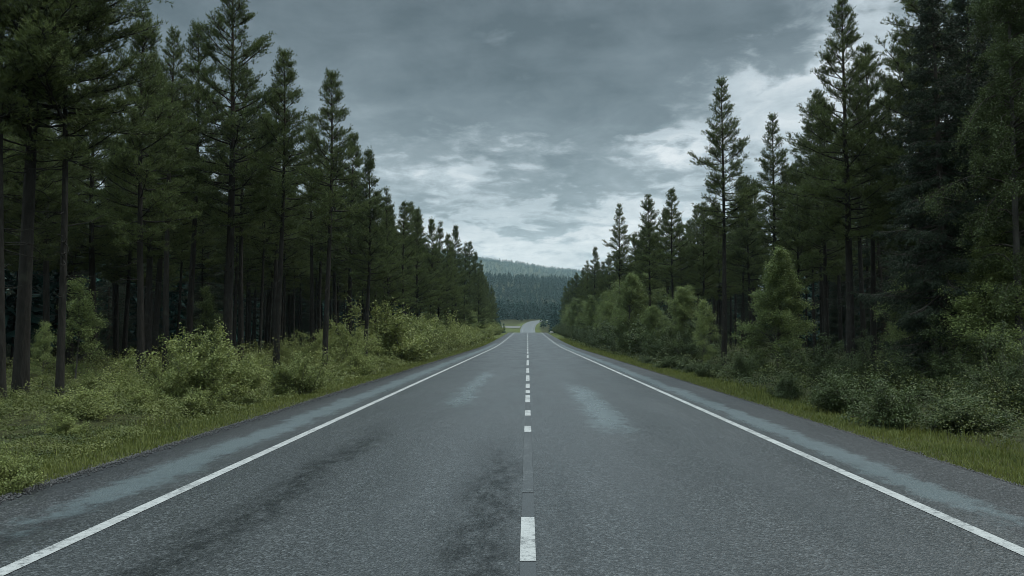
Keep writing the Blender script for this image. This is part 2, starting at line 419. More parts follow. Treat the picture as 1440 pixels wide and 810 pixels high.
M['ghost'] = paint_mat('worn_road_paint', 0.40, 0.66, (0.24, 0.26, 0.27))
def plain_mat(name, c, rough=0.85, sc=8):
    m, t, b = principled(name)
    co = t.new('ShaderNodeTexCoord').outputs['Object']
    n = t.noise(co, sc, 6, 0.65)
    t.put(b.inputs['Base Color'], t.mix(t.ss(n, 0.3, 0.7), c, tuple(k * 0.55 for k in c))); b.inputs['Roughness'].default_value = rough
    t.put(b.inputs['Normal'], bump(t, n, 0.6, 0.05))
    return m
M['gravel'] = plain_mat('pale_gravel', (0.15, 0.15, 0.145), 0.9, 3)
M['grit'] = plain_mat('asphalt_grit', (0.10, 0.10, 0.105), 0.9, 30)
M['rock'] = plain_mat('pale_granite', (0.55, 0.54, 0.52), 0.8, 5)

# ------------------------------------------------------------------ ground and hills
def axis(*segs):
    out = [np.arange(a, b, s) for a, b, s in segs]; return np.concatenate(out + [[segs[-1][1]]])
def grid(name, xs, ys, fn, mat):
    X, Y = np.meshgrid(xs, ys); Z = fn(X, Y)
    g = Geo(); i = np.arange(X.size).reshape(X.shape)
    g.add(np.stack([X, Y, Z], -1), np.stack([i[:-1, :-1], i[:-1, 1:], i[1:, 1:], i[1:, :-1]], -1).reshape(-1, 4))
    return obj(name, g.mesh(name, mat, True))
xs_half = np.concatenate([np.arange(0, 20, 0.5), np.arange(20, 60, 1.0), np.arange(60, 160, 8), np.geomspace(160, 5000, 26)])
xs = np.concatenate([-xs_half[:0:-1], xs_half])
ys = axis((-200, -20, 20), (-20, 60, 1.0), (60, 300, 3), (300, 900, 8))
tag(grid('ground', xs, ys, ground, M['ground']), 'dark mossy forest floor spreading on both sides of the road', 'ground', kind='structure')
xh = np.concatenate([-np.geomspace(1500, 5000, 10)[::-1], np.arange(-1400, 1401, 20), np.geomspace(1500, 5000, 10)])
tag(grid('hills', xh, axis((900, 2400, 20), (2400, 5600, 50)), ground, M['ground']), 'wooded hills closing the view beyond the end of the road', 'hills', kind='structure')

# ------------------------------------------------------------------ road
ysr = axis((-120, 0, 10), (0, 90, 3), (90, 300, 5), (300, 860, 5))
def heading(y): return np.gradient(xroad(y), y)
def strip(name, ys_, prof, mat):
    """prof: list of (offset across, height) swept along the road"""
    xc, zc, hd = xroad(ys_), zroad(ys_), heading(ys_)
    c, s = 1 / np.sqrt(1 + hd ** 2), hd / np.sqrt(1 + hd ** 2)
    V = np.stack([np.stack([xc + o * c, ys_ - o * s, zc + h], -1) for o, h in prof], 1)
    n, k = V.shape[:2]; i = np.arange(n * k).reshape(n, k)
    g = Geo(); g.add(V, np.stack([i[:-1, :-1], i[:-1, 1:], i[1:, 1:], i[1:, :-1]], -1).reshape(-1, 4))
    return obj(name, g.mesh(name, mat, False))
def crown(o): return 0.02 * (1 - (abs(o) / 4.5)) if abs(o) < 4.5 else 0.0
LE, RE = -3.50, 3.60
prof = [(o, crown(o)) for o in np.linspace(-3.9, 3.9, 9)]
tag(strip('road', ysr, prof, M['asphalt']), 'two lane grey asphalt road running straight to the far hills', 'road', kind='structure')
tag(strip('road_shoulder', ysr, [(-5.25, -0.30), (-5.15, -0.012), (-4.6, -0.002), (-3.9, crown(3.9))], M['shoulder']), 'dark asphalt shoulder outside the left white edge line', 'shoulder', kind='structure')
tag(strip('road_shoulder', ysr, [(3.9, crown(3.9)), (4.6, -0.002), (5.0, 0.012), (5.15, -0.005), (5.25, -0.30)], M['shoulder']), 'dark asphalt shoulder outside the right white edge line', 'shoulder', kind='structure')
ysl = ysr
def line(name, o0, o1, y0, y1, mat, lift=0.004, step=3.0):
    yy = np.linspace(y0, y1, max(2, int((y1 - y0) / step) + 1)) if y1 - y0 < 60 else ysl[(ysl >= y0) & (ysl <= y1)]
    return strip(name, yy, [(o0, crown(o0) + lift), (o1, crown(o1) + lift)], mat)
tag(line('edge_line', LE - 0.065, LE + 0.065, -120, 700, M['paint'], 0.005), 'long white painted line along the left side of the lanes', 'road marking', 'white edge lines of the road', 'structure')
tag(line('edge_line', RE - 0.065, RE + 0.065, -120, 700, M['paint'], 0.005), 'long white painted line along the right side of the lanes', 'road marking', 'white edge lines of the road', 'structure')
tag(line('worn_centre_line', -0.052, 0.056, 3.0, 26, M['faint'], 0.0025), 'faint rubbed out older centre line under the dashes', 'road marking', kind='structure')
for y0, y1, mt, lb in [
        (5.98, 7.38, 'paint', 'nearest white centre dash, a bold block at the bottom of the photo'),
        (8.5, 13.1, 'ghost', 'worn grey ghost of a long centre dash beyond the nearest dash'),
        (13.65, 14.5, 'paint', 'short bright centre dash at the far end of the long worn dash'),
        (16.3, 17.4, 'paint', 'short white centre dash, second beyond the long worn dash'),
        (19.4, 21.6, 'paint', 'white centre dash, third beyond the long worn dash'),
        (22.3, 23.5, 'paint', 'small white centre dash, fourth beyond the long worn dash')]:
    tag(line('centre_dash', -0.056, 0.056, y0, y1, M[mt], 0.007, 1.0), lb, 'road marking', 'dashes of the road centre line', 'structure')
for y0, y1 in [(24.4, 26.4), (27.9, 31.6), (33.5, 38), (41, 49), (53, 60), (64, 71), (75, 82), (86, 93), (97, 104), (108, 116), (120, 128), (133, 142), (147, 157), (162, 173), (178, 190), (196, 208), (214, 228)]:
    tag(line('centre_dash', -0.06, 0.06, y0, y1, M['paint'], 0.005, 2.0), 'small far white dash of the centre line shrinking toward the rise', 'road marking', 'far dashes of the road centre line', 'structure')
# gravel side track in the distance
g = Geo(); xsd = np.linspace(-44, -5.3, 24)
r0 = np.stack([xsd, 612 + 0 * xsd, ground(xsd, 612 + 0 * xsd) + 0.25], -1); r1 = np.stack([xsd, 636 + 0 * xsd, ground(xsd, 636 + 0 * xsd) + 0.25], -1)
i = np.arange(24); g.add(np.concatenate([r0, r1]), np.stack([i[:-1], i[1:], i[1:] + 24, i[:-1] + 24], -1))
tag(obj('side_track', g.mesh('side_track', M['gravel'])), 'pale gravel track branching left off the road beyond the rise', 'track', kind='structure')

# ------------------------------------------------------------------ trees: generators
def trunk_path(rng, H, sway, n=16):
    z = np.linspace(-0.4, H, n); ph = rng.uniform(0, 6.28, 2); f = rng.uniform(0.7, 1.5, 2)
    x = sway * (np.sin(z / H * 3.1 * f[0] + ph[0]) - np.sin(ph[0])); y = sway * (np.sin(z / H * 3.1 * f[1] + ph[1]) - np.sin(ph[1]))
    return np.stack([x, y, z], -1)
def on_path(path, z):
    return np.array([np.interp(z, path[:, 2], path[:, k]) for k in (0, 1)] + [z])
def branch(rng, p0, az_, el_, L, curve, n=7, wob=0.06):
    s = np.linspace(0, 1, n); h = np.array([math.cos(az_), math.sin(az_), 0]); side = np.array([-h[1], h[0], 0])
    wv_ = np.cumsum(rng.normal(0, wob, n)) * L * s * 0.5; wv2 = np.cumsum(rng.normal(0, wob, n)) * L * s * 0.4
    return p0 + np.outer(L * s * math.cos(el_), h) + np.outer(L * (s * math.sin(el_) + curve * s ** 2), [0, 0, 1]) + np.outer(wv_, side) + np.outer(wv2, [0, 0, 1])
def along(path, s):
    n = len(path); q = np.linspace(0, 1, n)
    P = np.stack([np.interp(s, q, path[:, k]) for k in range(3)], -1)
    i_ = np.clip((s * (n - 1)).astype(int), 0, n - 2); return P, nrm(path[i_ + 1] - path[i_])

def conifer(seed, H, cb, Rr, r0, kind='pine', dens=1.0, dead=10, sway=0.12, k=9):
    rng = np.random.default_rng(seed)
    tp = trunk_path(rng, H, sway); gt = Geo(); gb = Geo(); gc = Geo()
    zz = np.clip(tp[:, 2], 0, H) / H
    rad = r0 * ((1 - zz) ** 0.85 * 0.95 + 0.04) * (1 + 0.35 * np.exp(-np.clip(tp[:, 2], 0, 9) * 2.5))
    tubes(gt, tp[None], rad[None], 12)
    br, brr, tw, twr = [], [], [], []; TP, TD, TL = [], [], []
    z = cb
    while z < H - 0.12:
        t_ = (z - cb) / (H - cb)
        if kind == 'pine':
            prof_ = min(1.0, (t_ + 0.06) / 0.26) ** 0.6 * (1 - t_) ** 0.88 * 1.28 + 0.035
            nb = rng.integers(4, 7) if t_ < 0.9 else 4
        else:
            prof_ = (1 - t_) ** 0.85 * (0.82 + 0.18 * min(1, t_ / 0.12)) + 0.03; nb = rng.integers(4, 7)
        a0 = rng.uniform(0, 6.28); lay = rng.uniform(0.72, 1.12)
        for j in range(nb):
            if rng.random() < (0.13 if kind == 'pine' else 0.06): continue
            L = Rr * prof_ * lay * rng.uniform(0.62, 1.15); a_ = a0 + j * 6.283 / nb + rng.normal(0, 0.3)
            zb = z + rng.uniform(-0.12, 0.12)
            if kind == 'pine': e_ = np.interp(t_, [0, 0.3, 0.7, 1], [-0.10, 0.18, 0.5, 1.0]) + rng.normal(0, 0.14); cv = np.interp(t_, [0, 0.5, 1], [0.22, 0.18, 0.1])
            else: e_ = np.interp(t_, [0, 0.5, 0.85, 1], [-0.42, -0.26, 0.15, 0.8]) + rng.normal(0, 0.1); cv = 0.12
            b = branch(rng, on_path(tp, zb), a_, e_, L, cv)
            br.append(b); brr.append(np.linspace(0.010 + 0.013 * L, 0.004, 7))
            nt = int((L * (8.5 if kind == 'pine' else 11) + 3) * dens)
            s = np.sort(rng.uniform(0.22 if kind == 'pine' else 0.12, 1.0, nt)) ** 0.85; s[-1] = 1.0
            P, D = along(b, s)
            side = nrm(np.cross(D, [0, 0, 1.0])) * np.where(rng.random(nt) < 0.5, -1, 1)[:, None]
            aa = rng.uniform(0.5, 1.15, nt)[:, None]; aa[-1] = 0.0
            d = D * np.cos(aa) + side * np.sin(aa)
            d[:, 2] += rng.normal(0.18, 0.2, nt) if kind == 'pine' else rng.normal(-0.38, 0.2, nt)
            d = nrm(d)
            tl = (0.20 + 0.36 * L * (1.05 - s)) * rng.uniform(0.6, 1.2, nt)
            for q in range(nt):
                e = P[q] + d[q] * tl[q]
                tw.append(np.stack([P[q], (P[q] + e) / 2 + [0, 0, 0.01], e])); twr.append([0.006, 0.005, 0.003])
                kk = int(2 + tl[q] * (9 if kind == 'pine' else 10))
                st = rng.uniform(0.15, 1.0, kk); st[-1] = 1.0
                pp = P[q] + d[q] * (tl[q] * st)[:, None] + rng.normal(0, 0.04, (kk, 3))
                if kind == 'pine': dd = nrm(d[q] + rng.normal(0, 0.35, (kk, 3)) + [0, 0, 0.5])
                else: dd = nrm(d[q] + rng.normal(0, 0.35, (kk, 3)) + [0, 0, -0.25])
                TP.append(pp); TD.append(dd); TL.append(rng.uniform(0.05, 0.13, kk))
        z += (rng.uniform(0.26, 0.46) if kind == 'pine' else rng.uniform(0.20, 0.34)) * (1.0 if t_ < 0.8 else 0.8)
    # leader
    top = tp[-1]; TP.append(top - np.outer(np.linspace(0, 0.35, 8), [0, 0, 1])); TD.append(nrm(rng.normal(0, 0.3, (8, 3)) + [0, 0, 1])); TL.append(np.full(8, 0.14))
    # bare dead limbs under the crown
    for q in range(dead):
        zb = rng.uniform(0.16 * H, cb + 0.4); L = rng.uniform(0.25, 0.95) * (0.4 + 0.6 * zb / cb) * min(1.6, Rr)
        b = branch(rng, on_path(tp, zb), rng.uniform(0, 6.28), rng.uniform(-0.35, 0.25), L, rng.uniform(-0.2, 0.2), wob=0.12)
        br.append(b); brr.append(np.linspace(0.008 + 0.010 * L, 0.003, 7))
        for _ in range(int(L * 3)):
            P, D = along(b, rng.uniform(0.4, 1, 1)); dd = nrm(D[0] + rng.normal(0, 0.6, 3)); l_ = rng.uniform(0.15, 0.4) * L
            tw.append(np.stack([P[0], P[0] + dd * l_ * 0.5, P[0] + dd * l_ + [0, 0, -0.02]])); twr.append([0.005, 0.004, 0.002])
    tubes(gb, np.array(br), np.array(brr), 5); tubes(gb, np.array(tw), np.array(twr), 3)
    TP, TD, TL = np.concatenate(TP), np.concatenate(TD), np.concatenate(TL)
    if kind == 'pine': needles(gc, rng, TP, TD, TL, k, 0.095, 0.014, (0.4, 1.25), 0.2)
    else: needles(gc, rng, TP, TD, TL, k, 0.085, 0.019, (0.3, 1.0), -0.15)
    return gt, gb, gc

def broadleaf(seed, H, cb, Rr, r0, nleaf, size, droop=0.3, el0=0.7, sway=0.15, shape='oval', sprays=1.0):
    rng = np.random.default_rng(seed)
    tp = trunk_path(rng, H, sway); gt = Geo(); gb = Geo(); gc = Geo()
    zz = np.clip(tp[:, 2], 0, H) / H
    tubes(gt, tp[None], (r0 * ((1 - zz) ** 0.9 * 0.95 + 0.05))[None], 9)
    br, brr, tw, twr, LP = [], [], [], [], []
    nb = int((H - cb) * 7 * sprays) + 10; lpb = 5 if sprays < 2 else 3
    for q in range(nb):
        t_ = rng.random() ** 0.9; z = cb + (H - cb) * t_
        if shape == 'oval': pr = (math.sin(math.pi * min(1, 0.18 + t_ * 0.80)) ** 0.7)
        else: pr = (1 - t_) ** 0.95 * min(1, 0.55 + t_ * 2.2)
        L = Rr * pr * rng.uniform(0.45, 1.22) + 0.10
        b = branch(rng, on_path(tp, z), rng.uniform(0, 6.28), el0 + 0.35 * t_ + rng.normal(0, 0.2), L, -droop * rng.uniform(0.6, 1.4), wob=0.10)
        br.append(b); brr.append(np.linspace(0.006 + 0.012 * L, 0.003, 7))
        nt = int(lpb + L * 7)
        s = rng.uniform(0.25, 1, nt); P, D = along(b, s)
        d = nrm(D + rng.normal(0, 0.75, (nt, 3)) + [0, 0, -droop * 0.9]); tl = (0.12 + 0.30 * L * (1.1 - s * 0.6)) * rng.uniform(0.5, 1.3, nt)
        for j in range(nt):
            e = P[j] + d[j] * tl[j] + [0, 0, -droop * tl[j] * 0.4]
            tw.append(np.stack([P[j], P[j] + d[j] * tl[j] * 0.5, e])); twr.append([0.005, 0.004, 0.002])
            st = rng.uniform(0.1, 1.05, 6)[:, None]
            LP.append(P[j] * (1 - st) + e * st)
    LP = np.concatenate(LP); idx = rng.integers(0, len(LP), nleaf)
    # a tone per spray so that the crown shows lighter and darker sprays
    sp_tone = np.repeat(rng.normal(0, 0.16, len(LP) // 6 + 1), 6)[:len(LP)]
    P = LP[idx] + rng.normal(0, 0.05 + size * 0.35, (nleaf, 3))
    tubes(gb, np.array(br), np.array(brr), 5); tubes(gb, np.array(tw), np.array(twr), 3)
    leaves(gc, rng, P, size, np.clip(0.5 + sp_tone[idx] + rng.normal(0, 0.16, nleaf), 0, 1), 0.35, droop)
    return gt, gb, gc

def shrub(seed, H, Rr, nleaf, size):
    rng = np.random.default_rng(seed); gb = Geo(); gc = Geo(); br, brr, tw, twr, LP, TT = [], [], [], [], [], []
    for q in range(int(16 + 10 * Rr)):
        e_ = rng.uniform(0.55, 1.5); L = H * rng.uniform(0.6, 1.05) * (0.75 + 0.25 * math.sin(e_))
        L = min(L, Rr / max(0.15, math.cos(e_)) * 0.95)
        p0 = np.array([rng.normal(0, 0.12 * Rr), rng.normal(0, 0.12 * Rr), -0.05])
        b = branch(rng, p0, rng.uniform(0, 6.28), e_, L, -0.12, wob=0.10); br.append(b); brr.append(np.linspace(0.014, 0.003, 7))
        nt = int(6 + L * 6); s = rng.uniform(0.15, 1, nt); s[:2] = 1; P, D = along(b, s)
        d = nrm(D + rng.normal(0, 0.6, (nt, 3)) + [0, 0, 0.1]); tl = rng.uniform(0.12, 0.42, nt) * (0.5 + 0.4 * H)
        for j in range(nt):
            e = P[j] + d[j] * tl[j]; tw.append(np.stack([P[j], (P[j] + e) / 2, e])); twr.append([0.004, 0.003, 0.002])
            st = rng.uniform(0.1, 1.05, 6)[:, None]; LP.append(P[j] * (1 - st) + e * st); TT.append(np.full(6, rng.normal(0, 0.17)))
    LP = np.concatenate(LP); TT = np.concatenate(TT); idx = rng.integers(0, len(LP), nleaf)
    P = LP[idx] + rng.normal(0, 0.05, (nleaf, 3)); P[:, 2] = np.maximum(P[:, 2], 0.02)
    tubes(gb, np.array(br), np.array(brr), 4); tubes(gb, np.array(tw), np.array(twr), 3)
    leaves(gc, rng, P, size, np.clip(0.5 + TT[idx] + rng.normal(0, 0.15, nleaf), 0, 1), 0.5)
    return gb, gc

class Proto:
    """one built tree or shrub; the first placing moves it, later ones copy it and its parts"""
    def __init__(self, name, parts, H):
        self.root = bpy.data.objects.new(name, None); self.H = H; self.used = False; self.name = name
        self.root.empty_display_size = 0.3
        COL.objects.link(self.root)
        made = {}
        for pname, me, par in parts:
            made[pname] = obj(pname, me, self.root if par is None else made[par])
    def place(self, x, y, h, rot, label, cat, group=None, lean=(0, 0), wide=1.0, sink=0.03):
        if not self.used: r = self.root; self.used = True
        else:
            r = self.root.copy(); COL.objects.link(r)
            for ch in self.root.children:
                c = ch.copy(); COL.objects.link(c); c.parent = r
                for gch in ch.children:
                    d = gch.copy(); COL.objects.link(d); d.parent = c
        s = h / self.H
        r.location = (x, y, float(ground(x, y)) - sink); r.scale = (s * wide, s * wide, s)
        r.rotation_euler = (lean[0], lean[1], rot)
        r['label'] = label; r['category'] = cat
        if group: r['group'] = group
        elif 'group' in r: del r['group']
        return r
def tree_proto(name, geos, H, bk, lf, tw=None):
    gt, gb, gc = geos
    return Proto(name, [('trunk', gt.mesh('trunk', M[bk], True), None), ('crown', gc.mesh('crown', M[lf]), None), ('branches', gb.mesh('branches', M[tw or bk], True), 'crown')], H)
def bush_proto(name, geos, H, bk, lf):
    gb, gc = geos
    return Proto(name, [('foliage', gc.mesh('foliage', M[lf]), None), ('stems', gb.mesh('stems', M[bk], True), None)], H)

PINE = {
    'lone':   tree_proto('pine_tree', conifer(11, 15, 7.0, 1.75, 0.15, dens=1.75, dead=14), 15, 'bark', 'pine'),
    'slim':   tree_proto('pine_tree', conifer(17, 14, 6.3, 1.85, 0.14, dens=2.1, dead=12), 14, 'bark', 'pine'),
    'bushy':  tree_proto('pine_tree', conifer(12, 13, 5.0, 1.9, 0.14, dens=2.1, dead=8), 13, 'bark', 'pine'),
    'cone':   tree_proto('pine_tree', conifer(13, 12.5, 4.4, 1.75, 0.14, dens=2.1, dead=6), 12.5, 'bark', 'pine'),
    'full':   tree_proto('pine_tree', conifer(18, 13, 2.2, 2.1, 0.14, dens=1.7, dead=4), 13, 'bark', 'pine'),
    'broad':  tree_proto('pine_tree', conifer(14, 15, 5.6, 2.6, 0.19, dens=2.1, dead=12), 15, 'bark', 'pine'),
    'mast':   tree_proto('pine_tree', conifer(15, 15, 6.6, 2.8, 0.175, dens=2.0, dead=30, sway=0.16), 15, 'bark', 'pine'),
    'thin':   tree_proto('pine_tree', conifer(16, 14, 6.0, 2.2, 0.095, dens=2.1, dead=24, sway=0.18), 14, 'bark', 'pine'),
}
SPRUCE = {
    'tall':  tree_proto('spruce_tree', conifer(21, 14, 0.9, 2.7, 0.17, 'spruce', dens=1.35, dead=0, k=10), 14, 'sprucebark', 'spruce'),
    'mid':   tree_proto('spruce_tree', conifer(22, 9, 0.5, 1.8, 0.12, 'spruce', dens=1.0, dead=0, k=8), 9, 'sprucebark', 'spruce'),
}
BIRCH = {
    'young': tree_proto('birch_tree', broadleaf(31, 5.0, 0.15, 1.75, 0.05, 52000, 0.055, 0.22, 0.35, shape='cone', sprays=4.2), 5.0, 'birchbark', 'birch'),
    'oval':  tree_proto('birch_tree', broadleaf(32, 5.5, 0.3, 1.5, 0.055, 46000, 0.055, 0.28, sprays=3.6), 5.5, 'birchbark', 'birch'),
    'tall':  tree_proto('birch_tree', broadleaf(33, 15, 2.6, 2.5, 0.13, 130000, 0.058, 0.8, 0.5, shape='oval', sprays=1.5), 15, 'birchbark', 'birch_backlit', 'sprucebark'),
    'slight': tree_proto('birch_tree', broadleaf(34, 4.0, 0.5, 0.85, 0.03, 9000, 0.058, 0.3, sprays=1.3), 4.0, 'birchbark', 'birch'),
}
BUSH = {
    'round': bush_proto('willow_bush', shrub(41, 1.7, 1.5, 24000, 0.050), 1.7, 'sprucebark', 'bush'),
    'tall':  bush_proto('willow_bush', shrub(42, 2.4, 1.3, 24000, 0.052), 2.4, 'sprucebark', 'bush'),
    'low':   bush_proto('willow_bush', shrub(43, 1.0, 1.1, 14000, 0.045), 1.0, 'sprucebark', 'bush'),
}
BUSHG = {
    'round': bush_proto('green_bush', shrub(44, 1.8, 1.4, 20000, 0.050), 1.8, 'sprucebark', 'darkbush'),
    'high':  bush_proto('green_bush', shrub(46, 2.8, 1.4, 26000, 0.052), 2.8, 'sprucebark', 'darkbush'),
    'low':   bush_proto('green_bush', shrub(45, 1.0, 1.1, 11000, 0.046), 1.0, 'sprucebark', 'darkbush'),
}
rng = np.random.default_rng(5)
OCC = []
def rot(): return float(rng.uniform(0, 6.28))
def hgt(d, ytop): return EYE + (VPY - ytop) / FPX * d
def T(P, px, py, h, label, cat, group=None, lean=(0, 0), wide=1.0, rz=None):
    x, y = at(px, py); OCC.append((x, y))
    return P.place(x, y, h, rot() if rz is None else rz, label, cat, group, lean, wide)
def D_(P, px, d, ytop, label, cat, group=None, lean=(0, 0), wide=1.0, rz=None):
    """a thing at distance d whose foot is at photo column px and top at row ytop"""
    x = (px - VPX) / FPX * d; OCC.append((x, d))
    return P.place(x, d, hgt(d, ytop), rot() if rz is None else rz, label, cat, group, lean, wide)

# left: the named pines
T(PINE['mast'], 28, 566, 15.5, 'thickest pine trunk, dark and scaly, near the left end of the forest', 'pine tree', lean=(0, R(1.0)))
T(PINE['thin'], 2, 572, 14.5, 'thin pine just outside the thickest dark trunk at the far left', 'pine tree')
T(PINE['thin'], 83, 567, 14.0, 'slender leaning pine with bare crooked limbs just right of the thickest trunk', 'pine tree', lean=(0, R(2.0)))
T(PINE['bushy'], 198, 538, 12.4, 'straight pine standing alone in the gap right of the slender leaning pine', 'pine tree')
D_(PINE['slim'], 262, 38, 22, 'bare stemmed pine behind the widest pale yellow roadside bush', 'pine tree')
T(PINE['broad'], 318, 526, 16.2, 'tallest bushy pine of the left side, its crown running out of the picture', 'pine tree')
T(PINE['slim'], 339, 520, 13.6, 'pine standing close beside the tallest bushy left pine, half hidden by its crown', 'pine tree')
T(PINE['slim'], 388, 526, 13.1, 'slim pine with clean grey stem between the bushy pair and the front pine', 'pine tree')
T(PINE['slim'], 456, 527, 12.1, 'front pine nearest the road on the left with a long bare stem', 'pine tree')
D_(PINE['cone'], 513, 47, 210, 'pointed pine next beyond the front left pine with the long bare stem', 'pine tree')
D_(PINE['cone'], 492, 50, 190, 'dense pine squeezed behind the front left pine', 'pine tree')
D_(PINE['full'], 546, 55, 262, 'full crowned pine, second in the row beyond the front left pine', 'pine tree')
D_(PINE['slim'], 568, 61, 280, 'pine with a thin bare stem, third in the row beyond the front left pine', 'pine tree')
D_(PINE['full'], 588, 70, 292, 'dense pine, fourth in the row beyond the front left pine', 'pine tree')
D_(PINE['cone'], 603, 78, 308, 'dense pine, fifth in the row beyond the front left pine', 'pine tree')
D_(PINE['full'], 617, 86, 312, 'dense pine, sixth in the row beyond the front left pine', 'pine tree')
D_(PINE['cone'], 643, 108, 320, 'pointed pine rising above the far end of the left row, first of three tops', 'pine tree')
D_(PINE['slim'], 662, 135, 342, 'pointed pine at the far end of the left row, last of three tops', 'pine tree')
D_(PINE['full'], 652, 122, 345, 'pine between the first and last pointed tops of the far left row', 'pine tree')
GL, GLL = 'pines receding in the left row', 'small distant pine in the receding left row before the rise'
for px, d, yt in [(630, 96, 330), (636, 100, 340), (668, 150, 360), (674, 163, 372), (679, 176, 385), (683, 190, 396), (687, 205, 404), (690, 220, 410), (693, 236, 416), (672, 140, 385)]:
    D_(PINE[['full', 'cone', 'full'][int(rng.integers(3))]], px, d, yt, GLL, 'pine tree', GL)
# right: the named trees
T(PINE['lone'], 1018, 511, 15.4, 'tall lone pine on the right with a long bare trunk and narrow crown', 'pine tree', rz=1.1)
D_(PINE['lone'], 1086, 50, 165, 'pine behind and right of the tall lone pine, its narrow top clear of the mass', 'pine tree')
T(PINE['broad'], 1197, 532, 13.9, 'broad dark pine reaching the top edge, largest on the right side', 'pine tree', wide=0.95)
T(PINE['slim'], 1228, 526, 13.2, 'thinner pine leaning in behind the broad dark right pine', 'pine tree')
D_(PINE['bushy'], 1160, 40, 150, 'lower bushy pine on the road side of the broad dark right pine', 'pine tree')
D_(PINE['bushy'], 1055, 58, 250, 'dense shorter pine directly behind the tall lone pine', 'pine tree')
D_(PINE['bushy'], 1118, 44, 225, 'dense shorter pine between the lone pine and the broad dark pine', 'pine tree')
D_(PINE['slim'], 948, 66, 262, 'pointed pine next left of the tall lone right pine', 'pine tree')
D_(PINE['bushy'], 912, 76, 272, 'pointed pine second left of the tall lone right pine', 'pine tree')
D_(PINE['lone'], 870, 96, 288, 'thin topped pine heading the far right row, third left of the lone pine', 'pine tree')
D_(PINE['bushy'], 990, 66, 285, 'dense pine filling the gap just left of the lone pine trunk', 'pine tree')
D_(PINE['cone'], 890, 100, 330, 'shorter pine between the second and third pointed right pines', 'pine tree')
GR, GRL = 'trees receding in the right row', 'small distant pine in the receding right row before the rise'
for px, d, yt in [(838, 128, 352), (850, 122, 372), (858, 112, 360), (828, 150, 372), (820, 165, 382), (812, 180, 390), (806, 196, 398), (800, 212, 404), (794, 230, 410), (845, 138, 385), (830, 170, 395)]:
    D_(PINE[['full', 'cone', 'bushy'][int(rng.integers(3))]], px, d, yt, GRL, 'pine tree', GR)
D_(SPRUCE['tall'], 1322, 23, -50, 'black green spruce with drooping ragged boughs, tallest on the right', 'spruce tree')
D_(SPRUCE['tall'], 1368, 25, -60, 'second dark spruce behind the ragged tallest spruce at the right', 'spruce tree')
D_(BIRCH['tall'], 1425, 21.5, -110, 'tall birch with hanging leafy sprays at the right edge of the picture', 'birch tree', rz=0.6)
D_(BIRCH['tall'], 1462, 22.5, -80, 'tall birch cut by the right edge of the picture', 'birch tree', rz=3.0)
# right: young birches and bushes along the edge
T(BIRCH['young'], 1094, 523, 5.2, 'broad leafy young birch between the lone pine and the broad dark pine', 'birch tree', wide=1.15)
T(BIRCH['oval'], 1284, 545, 3.6, 'young birch in front of the ragged tallest spruce', 'birch tree')
T(BIRCH['oval'], 886, 497, 6.2, 'pale young birch below the two pointed right pines', 'birch tree')
T(BIRCH['oval'], 958, 505, 4.5, 'rounded young birch just left of the lone pine trunk', 'birch tree', wide=1.25)
T(BIRCH['slight'], 985, 517, 3.2, 'slight young birch touching the foot of the lone right pine', 'birch tree')
T(BIRCH['oval'], 920, 502, 3.4, 'short young birch between the pale and the rounded young birches', 'birch tree', wide=1.2)
T(BIRCH['young'], 1405, 560, 4.2, 'drooping young birch under the tall birch at the right edge', 'birch tree', wide=1.2)
T(BUSHG['round'], 1160, 541, 1.75, 'dark green bush in front of the broad dark right pine', 'bush')
T(BUSHG['high'], 1228, 552, 1.7, 'green bush between the broad pine and the ragged spruce', 'bush')
T(BUSHG['high'], 1330, 560, 2.0, 'green bush below the ragged tallest spruce', 'bush', wide=1.2)
T(BUSHG['low'], 1185, 578, 0.95, 'low leafy bush by the verge in front of the broad dark pine', 'bush')
T(BUSHG['low'], 1255, 598, 0.9, 'low leafy bush by the verge in front of the ragged spruce', 'bush')
T(BUSHG['low'], 1045, 528, 1.0, 'low bush between the lone pine trunk and the broad young birch', 'bush')
T(BUSHG['high'], 1425, 585, 1.8, 'rounded green bush at the right edge of the picture', 'bush')
GB, GBL = 'bushes along the right forest edge', 'small leafy bush in the right roadside row receding past the lone pine'
for d in np.arange(50, 235, 3.4):
    x = 8.4 + rng.uniform(-0.4, 1.6)
    BUSHG['round' if rng.random() < 0.6 else 'low'].place(x, d, rng.uniform(1.4, 3.0), rot(), GBL, 'bush', GB)
GBT, GBTL = 'young birches along the right forest edge', 'rounded young birch in the far right roadside row beyond the pale birch'
for d in np.arange(80, 235, 5.2):
    x = 10.0 + rng.uniform(-0.6, 1.8); OCC.append((x, d))
    BIRCH['oval' if rng.random() < 0.6 else 'young'].place(x, d, rng.uniform(4.6, 8.2), rot(), GBTL, 'birch tree', GBT, wide=1.25)
# left bushes
T(BUSH['round'], 272, 566, 1.85, 'widest pale yellow green bush, nearest by the left verge', 'bush', wide=1.05)
T(BUSH['low'], 345, 560, 1.15, 'pale bush joined to the right end of the widest yellow green bush', 'bush')
T(BUSH['low'], 415, 553, 1.1, 'low round pale bush by the verge in front of the front left pine', 'bush')
T(BUSH['tall'], 432, 524, 2.0, 'tall pale bush beside the stem of the front left pine', 'bush')
T(BUSH['round'], 486, 521, 2.2, 'rounded pale bush right of the front left pine stem', 'bush')
T(BUSH['low'], 505, 527, 1.1, 'low pale bush at the verge next beyond the front left pine', 'bush')
T(BUSH['tall'], 535, 507, 2.3, 'tall pale bush, second along the verge beyond the front left pine', 'bush')
T(BUSH['low'], 180, 570, 0.8, 'dark low bush in the undergrowth left of the widest yellow green bush', 'bush')
T(BUSH['low'], 6, 694, 0.5, 'pale leafy clump at the bottom left corner of the undergrowth', 'bush')
